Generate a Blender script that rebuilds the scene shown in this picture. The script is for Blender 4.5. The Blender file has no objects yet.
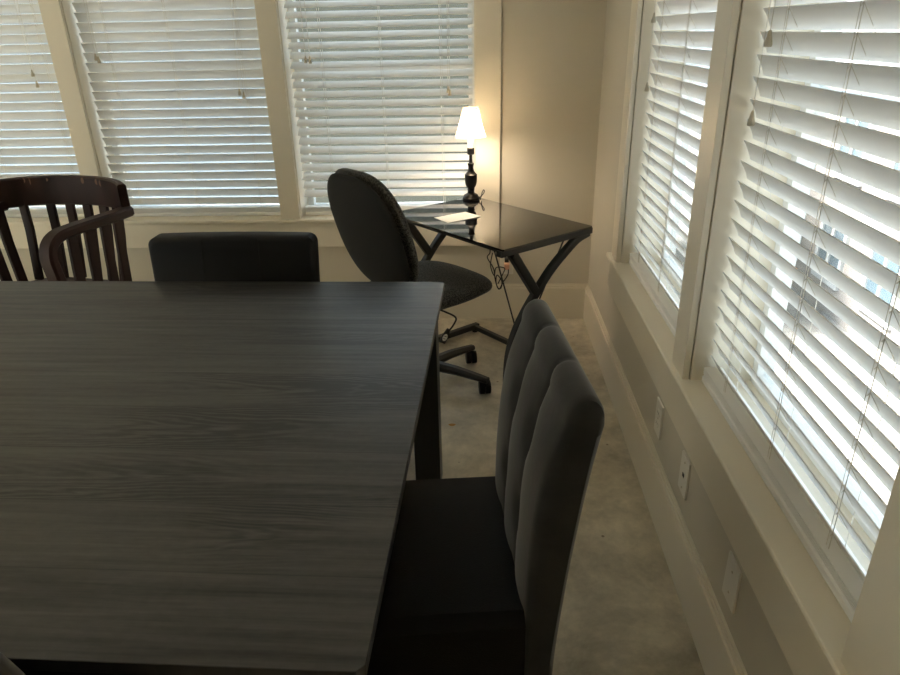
import bpy, bmesh, math, random
from mathutils import Vector, Matrix
random.seed(7)
S = bpy.context.scene
C = S.collection
PI = math.pi

# ------------------------------------------------------------------ camera, sky, exposure
cam = bpy.data.cameras.new('camera')
cam.sensor_fit = 'HORIZONTAL'; cam.sensor_width = 36.0; cam.lens = 677.85 / 900 * 36.0
cam.clip_start = 0.02; cam.clip_end = 200
co = bpy.data.objects.new('camera', cam); C.objects.link(co)
pitch, roll, yaw = -0.4243, -0.0226, 0.0562
fw = Vector((0, math.cos(pitch), math.sin(pitch))); up = Vector((0, -math.sin(pitch), math.cos(pitch))); rt = Vector((1, 0, 0))
Rz = Matrix.Rotation(yaw, 3, 'Z'); fw = Rz @ fw; up = Rz @ up; rt = Rz @ rt
rt, up = math.cos(roll) * rt + math.sin(roll) * up, -math.sin(roll) * rt + math.cos(roll) * up
co.matrix_world = Matrix(((rt.x, up.x, -fw.x, -0.5757), (rt.y, up.y, -fw.y, -3.5977), (rt.z, up.z, -fw.z, 1.5), (0, 0, 0, 1)))
S.camera = co

w = bpy.data.worlds.new('sky'); S.world = w; w.use_nodes = True
bg = w.node_tree.nodes['Background']
bg.inputs['Color'].default_value = (0.78, 0.90, 1.0, 1)
bg.inputs['Strength'].default_value = 0.6
S.view_settings.view_transform = 'Standard'; S.view_settings.look = 'None'
S.view_settings.gamma = 1; S.view_settings.use_curve_mapping = False
S.view_settings.exposure = 2.3
sd = bpy.data.lights.new('sun', 'SUN'); sd.energy = 14.0; sd.angle = math.radians(12); sd.color = (1.0, 0.96, 0.90)
so = bpy.data.objects.new('sun', sd); C.objects.link(so)
so.rotation_euler = Vector((0.62, 0.02, -0.78)).to_track_quat('-Z', 'Y').to_euler()
try:
    S.cycles.use_denoising = True; S.cycles.denoiser = 'OPENIMAGEDENOISE'
    S.cycles.max_bounces = 24; S.cycles.diffuse_bounces = 14; S.cycles.glossy_bounces = 6
    S.cycles.transparent_max_bounces = 24; S.cycles.transmission_bounces = 8
    S.cycles.sample_clamp_indirect = 6.0
except Exception: pass

# ------------------------------------------------------------------ helpers
def lin(r, g, b):
    f = lambda c: (c / 255 / 12.92) if c / 255 <= 0.04045 else ((c / 255 + 0.055) / 1.055) ** 2.4
    return (f(r), f(g), f(b), 1)

def mat(name, col, rough=0.5, metal=0.0, spec=0.5, bump=0.0, bscale=200.0, var=0.0, vscale=6.0, sheen=0.0, stretch=(1, 1, 1)):
    m = bpy.data.materials.new(name); m.use_nodes = True
    nt = m.node_tree; b = nt.nodes['Principled BSDF']
    b.inputs['Base Color'].default_value = col; b.inputs['Roughness'].default_value = rough
    b.inputs['Metallic'].default_value = metal; b.inputs['Specular IOR Level'].default_value = spec
    if sheen: b.inputs['Sheen Weight'].default_value = sheen; b.inputs['Sheen Roughness'].default_value = 0.4
    tc = nt.nodes.new('ShaderNodeTexCoord'); mp = nt.nodes.new('ShaderNodeMapping')
    mp.inputs['Scale'].default_value = stretch
    nt.links.new(tc.outputs['Object'], mp.inputs['Vector'])
    if var:
        n = nt.nodes.new('ShaderNodeTexNoise'); n.inputs['Scale'].default_value = vscale; n.inputs['Detail'].default_value = 6
        nt.links.new(mp.outputs[0], n.inputs['Vector'])
        r = nt.nodes.new('ShaderNodeValToRGB')
        r.color_ramp.elements[0].position = 0.3; r.color_ramp.elements[1].position = 0.7
        r.color_ramp.elements[0].color = tuple(max(0, c * (1 - var)) for c in col[:3]) + (1,)
        r.color_ramp.elements[1].color = tuple(min(1, c * (1 + var)) for c in col[:3]) + (1,)
        nt.links.new(n.outputs['Fac'], r.inputs[0]); nt.links.new(r.outputs[0], b.inputs['Base Color'])
    if bump:
        n2 = nt.nodes.new('ShaderNodeTexNoise'); n2.inputs['Scale'].default_value = bscale; n2.inputs['Detail'].default_value = 4
        nt.links.new(mp.outputs[0], n2.inputs['Vector'])
        bp = nt.nodes.new('ShaderNodeBump'); bp.inputs['Strength'].default_value = bump; bp.inputs['Distance'].default_value = 0.002
        nt.links.new(n2.outputs['Fac'], bp.inputs['Height']); nt.links.new(bp.outputs[0], b.inputs['Normal'])
    return m

def obj(name, bm, m=None, parent=None, smooth=False, label=None, bevel=0.0):
    me = bpy.data.meshes.new(name)
    bmesh.ops.recalc_face_normals(bm, faces=bm.faces[:])
    if smooth:
        for f in bm.faces: f.smooth = True
    bm.to_mesh(me); bm.free()
    if smooth == 'auto':
        try: me.set_sharp_from_angle(angle=math.radians(38))
        except Exception: pass
    o = bpy.data.objects.new(name, me); C.objects.link(o)
    if m: me.materials.append(m)
    if parent: o.parent = parent
    if label: o['label'] = label
    if bevel:
        b = o.modifiers.new('bevel', 'BEVEL'); b.width = bevel; b.segments = 3; b.limit_method = 'ANGLE'
    return o

def tag(o, label, cat, group=None):
    o['label'] = label; o['category'] = cat
    if group: o['group'] = group
    return o

def thing(name, label, cat, loc=(0, 0, 0), rz=0.0, group=None):
    o = bpy.data.objects.new(name, None); C.objects.link(o); o.empty_display_size = 0.05
    o.location = loc; o.rotation_euler = (0, 0, rz)
    return tag(o, label, cat, group)

def struct(name, bm, m, parent=None, bevel=0.0):
    o = obj(name, bm, m, parent, bevel=bevel); o['kind'] = 'structure'
    return o

def box(bm, x0, x1, y0, y1, z0, z1, M=None):
    vs = [bm.verts.new(Vector(p) if M is None else M @ Vector(p)) for p in
          ((x0, y0, z0), (x1, y0, z0), (x1, y1, z0), (x0, y1, z0), (x0, y0, z1), (x1, y0, z1), (x1, y1, z1), (x0, y1, z1))]
    for f in ((0, 3, 2, 1), (4, 5, 6, 7), (0, 1, 5, 4), (1, 2, 6, 5), (2, 3, 7, 6), (3, 0, 4, 7)):
        bm.faces.new([vs[i] for i in f])
    return bm

def B(*a): return box(bmesh.new(), *a)

def loft(bm, rings, closed=True, caps=True):
    R = [[bm.verts.new(p) for p in r] for r in rings]
    n = len(R[0])
    for a, b in zip(R, R[1:]):
        for i in range(n if closed else n - 1):
            j = (i + 1) % n
            bm.faces.new((a[i], a[j], b[j], b[i]))
    if caps and closed:
        bm.faces.new(R[0][::-1]); bm.faces.new(R[-1])
    return bm

def frames(pts, ref=None):
    out = []
    prev = None
    for i, p in enumerate(pts):
        a = pts[max(0, i - 1)]; b = pts[min(len(pts) - 1, i + 1)]
        t = (Vector(b) - Vector(a)).normalized()
        if ref is not None:
            n = Vector(ref) - Vector(ref).dot(t) * t
            n = n.normalized() if n.length > 1e-5 else t.orthogonal().normalized()
        elif prev is None:
            n = t.orthogonal().normalized()
        else:
            n = (prev - prev.dot(t) * t).normalized()
        prev = n
        out.append((Vector(p), t, n, t.cross(n)))
    return out

def tube(bm, pts, r, k=8, caps=True):
    rr = r if isinstance(r, (list, tuple)) else [r] * len(pts)
    return loft(bm, [[p + q * (n * math.cos(2 * PI * i / k) + b * math.sin(2 * PI * i / k)) for i in range(k)]
                     for (p, t, n, b), q in zip(frames(pts), rr)], True, caps)

def bar(bm, pts, a, b_, ref=(0, 0, 1), rnd=0.25):
    """rectangular section swept along pts: a along ref, b_ across; chamfered corners"""
    rings = []
    aa = a if isinstance(a, (list, tuple)) else [a] * len(pts)
    bb = b_ if isinstance(b_, (list, tuple)) else [b_] * len(pts)
    for (p, t, n, b), A_, B_ in zip(frames(pts, ref), aa, bb):
        c = rnd * min(A_, B_)
        h, g = A_ / 2, B_ / 2
        rings.append([p + n * u + b * v for u, v in ((h, g - c), (h - c, g), (-h + c, g), (-h, g - c), (-h, -g + c), (-h + c, -g), (h - c, -g), (h, -g + c))])
    return loft(bm, rings)

def lathe(bm, prof, k=32, c=(0, 0, 0)):
    cx, cy, cz = c
    return loft(bm, [[(cx + r * math.cos(2 * PI * i / k), cy + r * math.sin(2 * PI * i / k), cz + z) for i in range(k)] for z, r in prof])

def bez(p0, p1, p2, p3, n=12):
    p0, p1, p2, p3 = map(Vector, (p0, p1, p2, p3))
    return [(1 - t) ** 3 * p0 + 3 * (1 - t) ** 2 * t * p1 + 3 * (1 - t) * t * t * p2 + t ** 3 * p3 for t in [i / n for i in range(n + 1)]]

def crom(pts, n=6):
    P = [Vector(p) for p in pts]; P = [2 * P[0] - P[1]] + P + [2 * P[-1] - P[-2]]
    out = []
    for i in range(1, len(P) - 2):
        for k in range(n):
            t = k / n
            out.append(0.5 * ((2 * P[i]) + (P[i + 1] - P[i - 1]) * t + (2 * P[i - 1] - 5 * P[i] + 4 * P[i + 1] - P[i + 2]) * t * t + (3 * P[i] - P[i - 1] - 3 * P[i + 1] + P[i + 2]) * t ** 3))
    out.append(P[-2]); return out

# ------------------------------------------------------------------ materials
M_wall = mat('wall paint', lin(202, 195, 179), 0.42, bump=0.10, bscale=350)
M_trim = mat('trim paint', lin(224, 216, 198), 0.32)
M_ceil = mat('ceiling paint', lin(242, 240, 234), 0.8, bump=0.1)
M_slat = mat('blind slat vinyl', lin(236, 236, 234), 0.4)
M_cord = mat('blind cord', lin(215, 210, 200), 0.8)
M_tassel = mat('tassel plastic', lin(190, 180, 160), 0.5)
M_vinyl = mat('window frame vinyl', lin(235, 235, 232), 0.4)
M_plate = mat('wall plate plastic', lin(228, 224, 214), 0.35)
M_dark = mat('dark slot', (0.01, 0.01, 0.01, 1), 0.6)
M_blackmetal = mat('black powder coat', (0.012, 0.012, 0.012, 1), 0.38, bump=0.03)
M_blackpl = mat('black plastic', (0.014, 0.014, 0.014, 1), 0.42, bump=0.05, bscale=500)
M_suede = mat('charcoal microsuede', (0.027, 0.0258, 0.0235, 1), 0.85, spec=0.2, bump=0.15, bscale=60, var=0.25, vscale=18, sheen=0.4)
M_leath = mat('black faux leather', (0.006, 0.0056, 0.005, 1), 0.62, spec=0.18, bump=0.6, bscale=320)
M_bonded = mat('black bonded leather', (0.006, 0.006, 0.006, 1), 0.6, spec=0.25, bump=0.25, bscale=260)
M_espresso = mat('espresso wood', (0.014, 0.009, 0.007, 1), 0.4)
M_wood = mat('dark cherry wood', (0.028, 0.0105, 0.008, 1), 0.5, spec=0.3, var=0.35, vscale=14, stretch=(1, 1, 0.15))
M_wear = mat('worn bare wood', (0.16, 0.075, 0.035, 1), 0.5)
M_paper = mat('paper', lin(240, 238, 230), 0.7)
M_brass = mat('lamp bronze', (0.014, 0.012, 0.010, 1), 0.3, metal=0.3)
M_white = mat('white plastic', lin(235, 232, 222), 0.4)
M_pink = mat('pinkish plug plastic', lin(226, 176, 150), 0.4)
M_rubber = mat('rubber', (0.008, 0.008, 0.008, 1), 0.7)
M_leaf = mat('dry leaf', lin(170, 120, 40), 0.7)

def m_fabric():
    m = mat('grey patterned weave', (0.05, 0.05, 0.05, 1), 0.9, spec=0.15, sheen=0.15)
    nt = m.node_tree; b = nt.nodes['Principled BSDF']
    tc = nt.nodes.new('ShaderNodeTexCoord')
    v = nt.nodes.new('ShaderNodeTexVoronoi'); v.inputs['Scale'].default_value = 190
    nt.links.new(tc.outputs['Object'], v.inputs['Vector'])
    r = nt.nodes.new('ShaderNodeValToRGB')
    r.color_ramp.elements[0].color = (0.15, 0.143, 0.128, 1); r.color_ramp.elements[1].color = (0.022, 0.022, 0.021, 1)
    r.color_ramp.elements[0].position = 0.15; r.color_ramp.elements[1].position = 0.65
    nt.links.new(v.outputs['Distance'], r.inputs[0]); nt.links.new(r.outputs[0], b.inputs['Base Color'])
    bp = nt.nodes.new('ShaderNodeBump'); bp.inputs['Strength'].default_value = 0.5; bp.inputs['Distance'].default_value = 0.002
    nt.links.new(v.outputs['Distance'], bp.inputs['Height']); bp.invert = True
    nt.links.new(bp.outputs[0], b.inputs['Normal'])
    return m
M_fabric = m_fabric()
M_plainfab = mat('charcoal plain fabric', (0.024, 0.0235, 0.022, 1), 0.9, spec=0.15, bump=0.3, bscale=400, sheen=0.1)

def m_concrete():
    m = mat('polished concrete', lin(128, 120, 104), 0.32)
    nt = m.node_tree; b = nt.nodes['Principled BSDF']; N = nt.nodes.new; Lk = nt.links.new
    tc = N('ShaderNodeTexCoord')
    n1 = N('ShaderNodeTexNoise'); n1.inputs['Scale'].default_value = 3.2; n1.inputs['Detail'].default_value = 10; n1.inputs['Roughness'].default_value = 0.68; n1.inputs['Distortion'].default_value = 0.25
    n2 = N('ShaderNodeTexNoise'); n2.inputs['Scale'].default_value = 16; n2.inputs['Detail'].default_value = 8; n2.inputs['Roughness'].default_value = 0.7; n2.inputs['Distortion'].default_value = 0.2
    n3 = N('ShaderNodeTexVoronoi'); n3.inputs['Scale'].default_value = 9
    for n in (n1, n2, n3): Lk(tc.outputs['Object'], n.inputs['Vector'])
    r1 = N('ShaderNodeValToRGB'); r1.color_ramp.elements[0].position = 0.32; r1.color_ramp.elements[1].position = 0.68
    r1.color_ramp.elements[0].color = lin(160, 151, 132); r1.color_ramp.elements[1].color = lin(240, 230, 208)
    r2 = N('ShaderNodeValToRGB'); r2.color_ramp.elements[0].position = 0.3; r2.color_ramp.elements[1].position = 0.7
    r2.color_ramp.elements[0].color = (0.72, 0.72, 0.72, 1); r2.color_ramp.elements[1].color = (1, 1, 1, 1)
    r3 = N('ShaderNodeValToRGB'); r3.color_ramp.elements[0].position = 0.035; r3.color_ramp.elements[1].position = 0.06
    r3.color_ramp.elements[0].color = (0.25, 0.2, 0.15, 1); r3.color_ramp.elements[1].color = (1, 1, 1, 1)
    mx = N('ShaderNodeMixRGB'); mx.blend_type = 'MULTIPLY'; mx.inputs[0].default_value = 1
    mx2 = N('ShaderNodeMixRGB'); mx2.blend_type = 'MULTIPLY'; mx2.inputs[0].default_value = 0.8
    Lk(n1.outputs['Fac'], r1.inputs[0]); Lk(n2.outputs['Fac'], r2.inputs[0]); Lk(n3.outputs['Distance'], r3.inputs[0])
    Lk(r1.outputs[0], mx.inputs[1]); Lk(r2.outputs[0], mx.inputs[2]); Lk(mx.outputs[0], mx2.inputs[1]); Lk(r3.outputs[0], mx2.inputs[2])
    Lk(mx2.outputs[0], b.inputs['Base Color'])
    mr = N('ShaderNodeMapRange'); mr.inputs['To Min'].default_value = 0.28; mr.inputs['To Max'].default_value = 0.5
    Lk(n2.outputs['Fac'], mr.inputs[0]); Lk(mr.outputs[0], b.inputs['Roughness'])
    return m
M_floor = m_concrete()

def m_table():
    m = mat('grey oak laminate', (0.07, 0.068, 0.062, 1), 0.42, spec=0.5)
    nt = m.node_tree; b = nt.nodes['Principled BSDF']; N = nt.nodes.new; Lk = nt.links.new
    def math_(op, a, b_=None, clamp=False):
        n = N('ShaderNodeMath'); n.operation = op; n.use_clamp = clamp
        for i, v in enumerate((a, b_)):
            if v is None: continue
            if isinstance(v, (int, float)): n.inputs[i].default_value = v
            else: Lk(v, n.inputs[i])
        return n.outputs[0]
    tc = N('ShaderNodeTexCoord'); sp = N('ShaderNodeSeparateXYZ'); Lk(tc.outputs['Object'], sp.inputs[0])
    X, Y = sp.outputs[0], sp.outputs[1]
    W = 0.168
    pl = math_('DIVIDE', Y, W); idx = math_('FLOOR', pl); fr = math_('SUBTRACT', pl, idx)
    wn = N('ShaderNodeTexWhiteNoise'); wn.noise_dimensions = '1D'; Lk(idx, wn.inputs['W'])
    rnd = wn.outputs['Value']
    # fine grain, stretched along x
    def noise(sx, sy, det, dist=0.0, rough=0.6):
        cb = N('ShaderNodeCombineXYZ')
        Lk(math_('ADD', math_('MULTIPLY', X, sx), math_('MULTIPLY', rnd, 37.0)), cb.inputs[0]); Lk(math_('MULTIPLY', Y, sy), cb.inputs[1]); Lk(idx, cb.inputs[2])
        n = N('ShaderNodeTexNoise'); n.inputs['Scale'].default_value = 1; n.inputs['Detail'].default_value = det; n.inputs['Distortion'].default_value = dist; n.inputs['Roughness'].default_value = rough
        Lk(cb.outputs[0], n.inputs['Vector']); return n.outputs['Fac']
    g1 = noise(2.6, 62, 7); g2 = noise(1.2, 22, 5, 0.6); g3 = noise(40, 70, 3)
    # cathedral rings in each plank
    c = math_('SUBTRACT', fr, 0.5)
    arch = math_('MULTIPLY', math_('MULTIPLY', c, c), 9.0)
    off = math_('MULTIPLY', rnd, 9.0)
    ph = math_('ADD', math_('ADD', math_('MULTIPLY', math_('ADD', X, off), 2.6), arch), math_('MULTIPLY', noise(2.2, 14, 4, 0.4), 2.2))
    ring = math_('SINE', math_('MULTIPLY', ph, 17.0))
    ring = math_('MULTIPLY', math_('ADD', ring, 1.0), 0.5)
    ringmask = noise(0.9, 1.0, 1)
    rm = N('ShaderNodeMapRange'); rm.inputs['From Min'].default_value = 0.52; rm.inputs['From Max'].default_value = 0.64; Lk(ringmask, rm.inputs[0])
    v = math_('ADD', math_('MULTIPLY', g1, 0.62), math_('MULTIPLY', g2, 0.45))
    v = math_('ADD', v, math_('MULTIPLY', g3, 0.16))
    v = math_('SUBTRACT', v, math_('MULTIPLY', math_('MULTIPLY', ring, rm.outputs[0]), 0.30))
    v = math_('ADD', v, math_('MULTIPLY', math_('SUBTRACT', rnd, 0.5), 0.10))
    seam = math_('LESS_THAN', math_('ABSOLUTE', math_('SUBTRACT', fr, 0.5)), 0.492)
    v = math_('ADD', v, math_('MULTIPLY', math_('SUBTRACT', seam, 1.0), 0.12))
    r = N('ShaderNodeValToRGB'); r.color_ramp.elements[0].position = 0.44; r.color_ramp.elements[1].position = 0.76
    r.color_ramp.elements[0].color = (0.004, 0.0038, 0.0034, 1); r.color_ramp.elements[1].color = (0.068, 0.066, 0.061, 1)
    Lk(v, r.inputs[0]); Lk(r.outputs[0], b.inputs['Base Color'])
    bp = N('ShaderNodeBump'); bp.inputs['Strength'].default_value = 0.25; bp.inputs['Distance'].default_value = 0.001
    Lk(v, bp.inputs['Height']); Lk(bp.outputs[0], b.inputs['Normal'])
    return m
M_table = m_table()

def m_glass(name, tint):
    m = bpy.data.materials.new(name); m.use_nodes = True; nt = m.node_tree; nt.nodes.clear()
    o = nt.nodes.new('ShaderNodeOutputMaterial'); t = nt.nodes.new('ShaderNodeBsdfTransparent'); g = nt.nodes.new('ShaderNodeBsdfGlossy')
    t.inputs[0].default_value = tint; g.inputs['Roughness'].default_value = 0.0
    mx = nt.nodes.new('ShaderNodeMixShader'); f = nt.nodes.new('ShaderNodeFresnel'); 
    ge = nt.nodes.new('ShaderNodeNewGeometry'); mr = nt.nodes.new('ShaderNodeMapRange')
    mr.inputs['To Min'].default_value = 1.45; mr.inputs['To Max'].default_value = 1 / 1.45
    nt.links.new(ge.outputs['Backfacing'], mr.inputs[0]); nt.links.new(mr.outputs[0], f.inputs[0])
    nt.links.new(f.outputs[0], mx.inputs[0]); nt.links.new(t.outputs[0], mx.inputs[1]); nt.links.new(g.outputs[0], mx.inputs[2]); nt.links.new(mx.outputs[0], o.inputs[0])
    return m
M_glass = m_glass('tinted window glass', (0.88, 0.91, 0.92, 1)); M_glassb = m_glass('darker tinted window glass', (0.74, 0.78, 0.80, 1)); M_clear = m_glass('clear window glass', (0.95, 0.97, 0.96, 1))  # pane tints added to dim the daylight, strongest in the back windows
M_deskglass = mat('black desk glass', (0.006, 0.006, 0.007, 1), 0.03, spec=0.9)

def m_shade():
    m = bpy.data.materials.new('lamp shade cloth'); m.use_nodes = True; nt = m.node_tree; nt.nodes.clear()
    o = nt.nodes.new('ShaderNodeOutputMaterial'); d = nt.nodes.new('ShaderNodeBsdfDiffuse'); t = nt.nodes.new('ShaderNodeBsdfTranslucent')
    d.inputs[0].default_value = (0.85, 0.80, 0.68, 1); t.inputs[0].default_value = (0.42, 0.385, 0.31, 1)
    mx = nt.nodes.new('ShaderNodeMixShader'); mx.inputs[0].default_value = 0.55
    nt.links.new(d.outputs[0], mx.inputs[1]); nt.links.new(t.outputs[0], mx.inputs[2]); nt.links.new(mx.outputs[0], o.inputs[0])
    return m
M_shade = m_shade()
def m_emit(name, col, s):
    m = bpy.data.materials.new(name); m.use_nodes = True; b = m.node_tree.nodes['Principled BSDF']
    b.inputs['Base Color'].default_value = (0.9, 0.9, 0.9, 1); b.inputs['Emission Color'].default_value = col; b.inputs['Emission Strength'].default_value = s
    return m

def m_brick(name, c1, c2, cm, scale=1.0, bw=0.3, bh=0.1):
    m = bpy.data.materials.new(name); m.use_nodes = True; nt = m.node_tree; b = nt.nodes['Principled BSDF']; b.inputs['Roughness'].default_value = 0.85
    tc = nt.nodes.new('ShaderNodeTexCoord'); br = nt.nodes.new('ShaderNodeTexBrick'); mp = nt.nodes.new('ShaderNodeMapping')
    br.inputs['Scale'].default_value = scale; br.inputs['Color1'].default_value = c1; br.inputs['Color2'].default_value = c2; br.inputs['Mortar'].default_value = cm
    br.inputs['Brick Width'].default_value = bw; br.inputs['Row Height'].default_value = bh; br.inputs['Mortar Size'].default_value = 0.012
    nt.links.new(tc.outputs['Object'], mp.inputs[0]); nt.links.new(mp.outputs[0], br.inputs['Vector']); nt.links.new(br.outputs['Color'], b.inputs['Base Color'])
    return m, mp

# ------------------------------------------------------------------ the room shell
RX0, RY0, RZ = -5.2, -5.6, 2.75        # left wall, wall behind the camera, ceiling
T = 0.22                                # outer wall thickness
ZS, ZH = 0.588, 2.10                   # stool top, window head
BACK = [(-3.707, -2.7479), (-2.6443, -1.6823), (-1.5778, -0.624)]      # openings along x in the back wall
RIGHT = [(-1.756, -0.8075), (-2.8086, -1.8695)]                        # openings along y in the right wall
GAP = 0.008

struct('floor', B(RX0 - T, T, RY0 - T, T, -0.12, 0), M_floor)
struct('ceiling', B(RX0 - T, T, RY0 - T, T, RZ, RZ + 0.12), M_ceil)
struct('wall_front', B(RX0 - T, T, RY0 - T, RY0, 0, RZ), M_wall)
LEFT_FILL = [(-2.55, -1.50), (-3.70, -2.65)]                # unseen window openings added in the left wall for fill daylight
def wall_with_holes(lo, hi, holes, along):
    bm = bmesh.new()
    def add(a, b, z0, z1):
        if along == 'x': box(bm, a, b, 0, T, z0, z1)
        elif along == 'l': box(bm, RX0 - T, RX0, a, b, z0, z1)
        else: box(bm, 0, T, a, b, z0, z1)
    hs = sorted(holes); cur = lo
    for a, b in hs:
        add(cur, a - GAP, 0, RZ); add(a - GAP, b + GAP, 0, ZS - 0.022); add(a - GAP, b + GAP, ZH + GAP, RZ); cur = b + GAP
    add(cur, hi, 0, RZ)
    return bm
struct('wall_back', wall_with_holes(RX0 - T, T, BACK, 'x'), M_wall)
struct('wall_right', wall_with_holes(RY0, 0, RIGHT, 'y'), M_wall)
struct('wall_left', wall_with_holes(RY0, 0, LEFT_FILL, 'l'), M_wall)

# baseboards with a stepped cap
ZB = 0.2035
def baseboard(f):
    bm = bmesh.new(); f(bm, 0.018, 0, ZB - 0.02); f(bm, 0.012, ZB - 0.02, ZB - 0.008); f(bm, 0.008, ZB - 0.008, ZB); return bm
struct('baseboard_back', baseboard(lambda bm, t, a, b: box(bm, RX0, 0, -t, 0, a, b)), M_trim, bevel=0.002)
struct('baseboard_right', baseboard(lambda bm, t, a, b: box(bm, -t, 0, RY0, -0.018, a, b)), M_trim, bevel=0.002)
struct('baseboard_left', baseboard(lambda bm, t, a, b: box(bm, RX0, RX0 + t, RY0, -0.018, a, b)), M_trim)
struct('baseboard_front', baseboard(lambda bm, t, a, b: box(bm, RX0 + 0.018, -0.018, RY0, RY0 + t, a, b)), M_trim)

# window stools, aprons and casings
ct = 0.018
def stool(lo, hi, holes, along):
    bm = bmesh.new(); z1, z0 = ZS, ZS - 0.020
    pr = [(0.0, z0), (-0.031, z0), (-0.034, z0 + 0.003), (-0.034, z1 - 0.005), (-0.032, z1 - 0.0015), (-0.029, z1), (0.0, z1)]
    sw = (lambda u, d, z: (u, d, z)) if along == 'x' else (lambda u, d, z: (d, u, z))
    loft(bm, [[sw(u, d, z) for d, z in pr] for u in (lo, hi)])
    for a, b in holes:
        if along == 'x': box(bm, a - 0.0045, b + 0.0045, 0.0, 0.21, z0, z1)
        else: box(bm, 0.0, 0.21, a - 0.0045, b + 0.0045, z0, z1)
    return bm
struct('trim_1', stool(-3.86, -0.485, BACK, 'x'), M_trim)          # back stool
struct('trim_2', B(-3.84, -0.497, -0.020, 0.0, 0.4302, ZS - 0.020), M_trim, bevel=0.002)      # back apron
struct('trim_3', stool(-2.96, -0.656, RIGHT, 'y'), M_trim)        # right stool
struct('trim_4', B(-0.020, 0.0, -2.945, -0.672, 0.4302, ZS - 0.020), M_trim, bevel=0.002)     # right apron
n = 5
cas_b = [(-3.834, -3.707), (-2.7479, -2.6443), (-1.6823, -1.5778), (-0.624, -0.4972)]
for a, b in cas_b:
    struct('trim_%d' % n, B(a, b, -ct, 0, ZS, ZH), M_trim, bevel=0.0015); n += 1
struct('trim_%d' % n, B(-3.86, -0.47, -ct - 0.004, 0, ZH, ZH + 0.14), M_trim, bevel=0.002); n += 1
cas_r = [(-0.8075, -0.690), (-1.8695, -1.756), (-2.93, -2.8086)]
for a, b in cas_r:
    struct('trim_%d' % n, B(-ct, 0, a, b, ZS, ZH), M_trim, bevel=0.0015); n += 1
struct('trim_%d' % n, B(-ct - 0.004, 0, -2.955, -0.665, ZH, ZH + 0.14), M_trim, bevel=0.002); n += 1

JD = 0.165                               # depth of the jamb from the wall face to the sash
def window(i, a, b, along):
    """jambs, sill board, sash frame with a meeting rail, and the two panes"""
    root = bpy.data.objects.new('window_%d' % i, None); C.objects.link(root); root['kind'] = 'structure'
    def bx(bm, u0, u1, d0, d1, z0, z1):
        if along == 'x': box(bm, u0, u1, d0, d1, z0, z1)
        elif along == 'l': box(bm, RX0 - d1, RX0 - d0, u0, u1, z0, z1)
        else: box(bm, d0, d1, u0, u1, z0, z1)
    bm = bmesh.new()
    bx(bm, a - 0.0055, a + 0.004, 0.0035, T, ZS, ZH); bx(bm, b - 0.004, b + 0.0055, 0.0035, T, ZS, ZH)
    bx(bm, a - 0.0055, b + 0.0055, 0.0035, T, ZH - 0.004, ZH + 0.005)
    struct('window_jamb', bm, M_trim, root)
    bm = bmesh.new(); u0, u1 = a + 0.005, b - 0.005; z0, z1 = ZS, ZH - 0.005; zm = (z0 + z1) / 2; f = 0.032
    for (p, q, r, s) in ((u0, u0 + f, z0, z1), (u1 - f, u1, z0, z1), (u0 + f, u1 - f, z0, z0 + f), (u0 + f, u1 - f, z1 - f, z1), (u0 + f, u1 - f, zm - 0.022, zm + 0.022)):
        bx(bm, p, q, JD + 0.005, T - 0.004, r, s)
    struct('window_frame', bm, M_vinyl, root)
    for r, s in ((z0 + f, zm - 0.022), (zm + 0.022, z1 - f)):
        bm = bmesh.new(); bx(bm, u0 + f - 0.004, u1 - f + 0.004, T - 0.032, T - 0.029, r - 0.004, s + 0.004)
        struct('glass_pane', bm, {'l': M_clear, 'x': M_glassb, 'y': M_glass}[along], root)
for i, (a, b) in enumerate(BACK): window(i + 1, a, b, 'x')
for i, (a, b) in enumerate(RIGHT): window(i + 4, a, b, 'y')
for i, (a, b) in enumerate(LEFT_FILL): window(i + 6, a, b, 'l')  # invented windows out of frame, there to brighten the room

# ------------------------------------------------------------------ outside: pavement, brick house and added backdrop houses
mg, mp = m_brick('pale paving', lin(108, 105, 101), lin(120, 117, 113), lin(96, 92, 88), 1.0, 0.6, 0.3)
o = obj('pavement', B(-30, 40, -40, 40, -3.3, -3.0), mg); o['kind'] = 'structure'
mh, mp = m_brick('pale brick', lin(118, 94, 84), lin(132, 110, 101), lin(134, 126, 120), 1.0, 0.24, 0.08)
mp.inputs['Rotation'].default_value = (PI / 2, 0, 0)
mh2, mp2 = m_brick('pale brick facing the side', lin(118, 94, 84), lin(132, 110, 101), lin(134, 126, 120), 1.0, 0.24, 0.08)
mp2.inputs['Rotation'].default_value = (PI / 2, 0, PI / 2)
M_roof = mat('grey roof shingle', lin(150, 150, 152), 0.9, var=0.2, vscale=20)
M_far_glass = mat('far window glass', lin(70, 84, 92), 0.15)
M_far_white = mat('far white frame', lin(168, 170, 170), 0.6)
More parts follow.
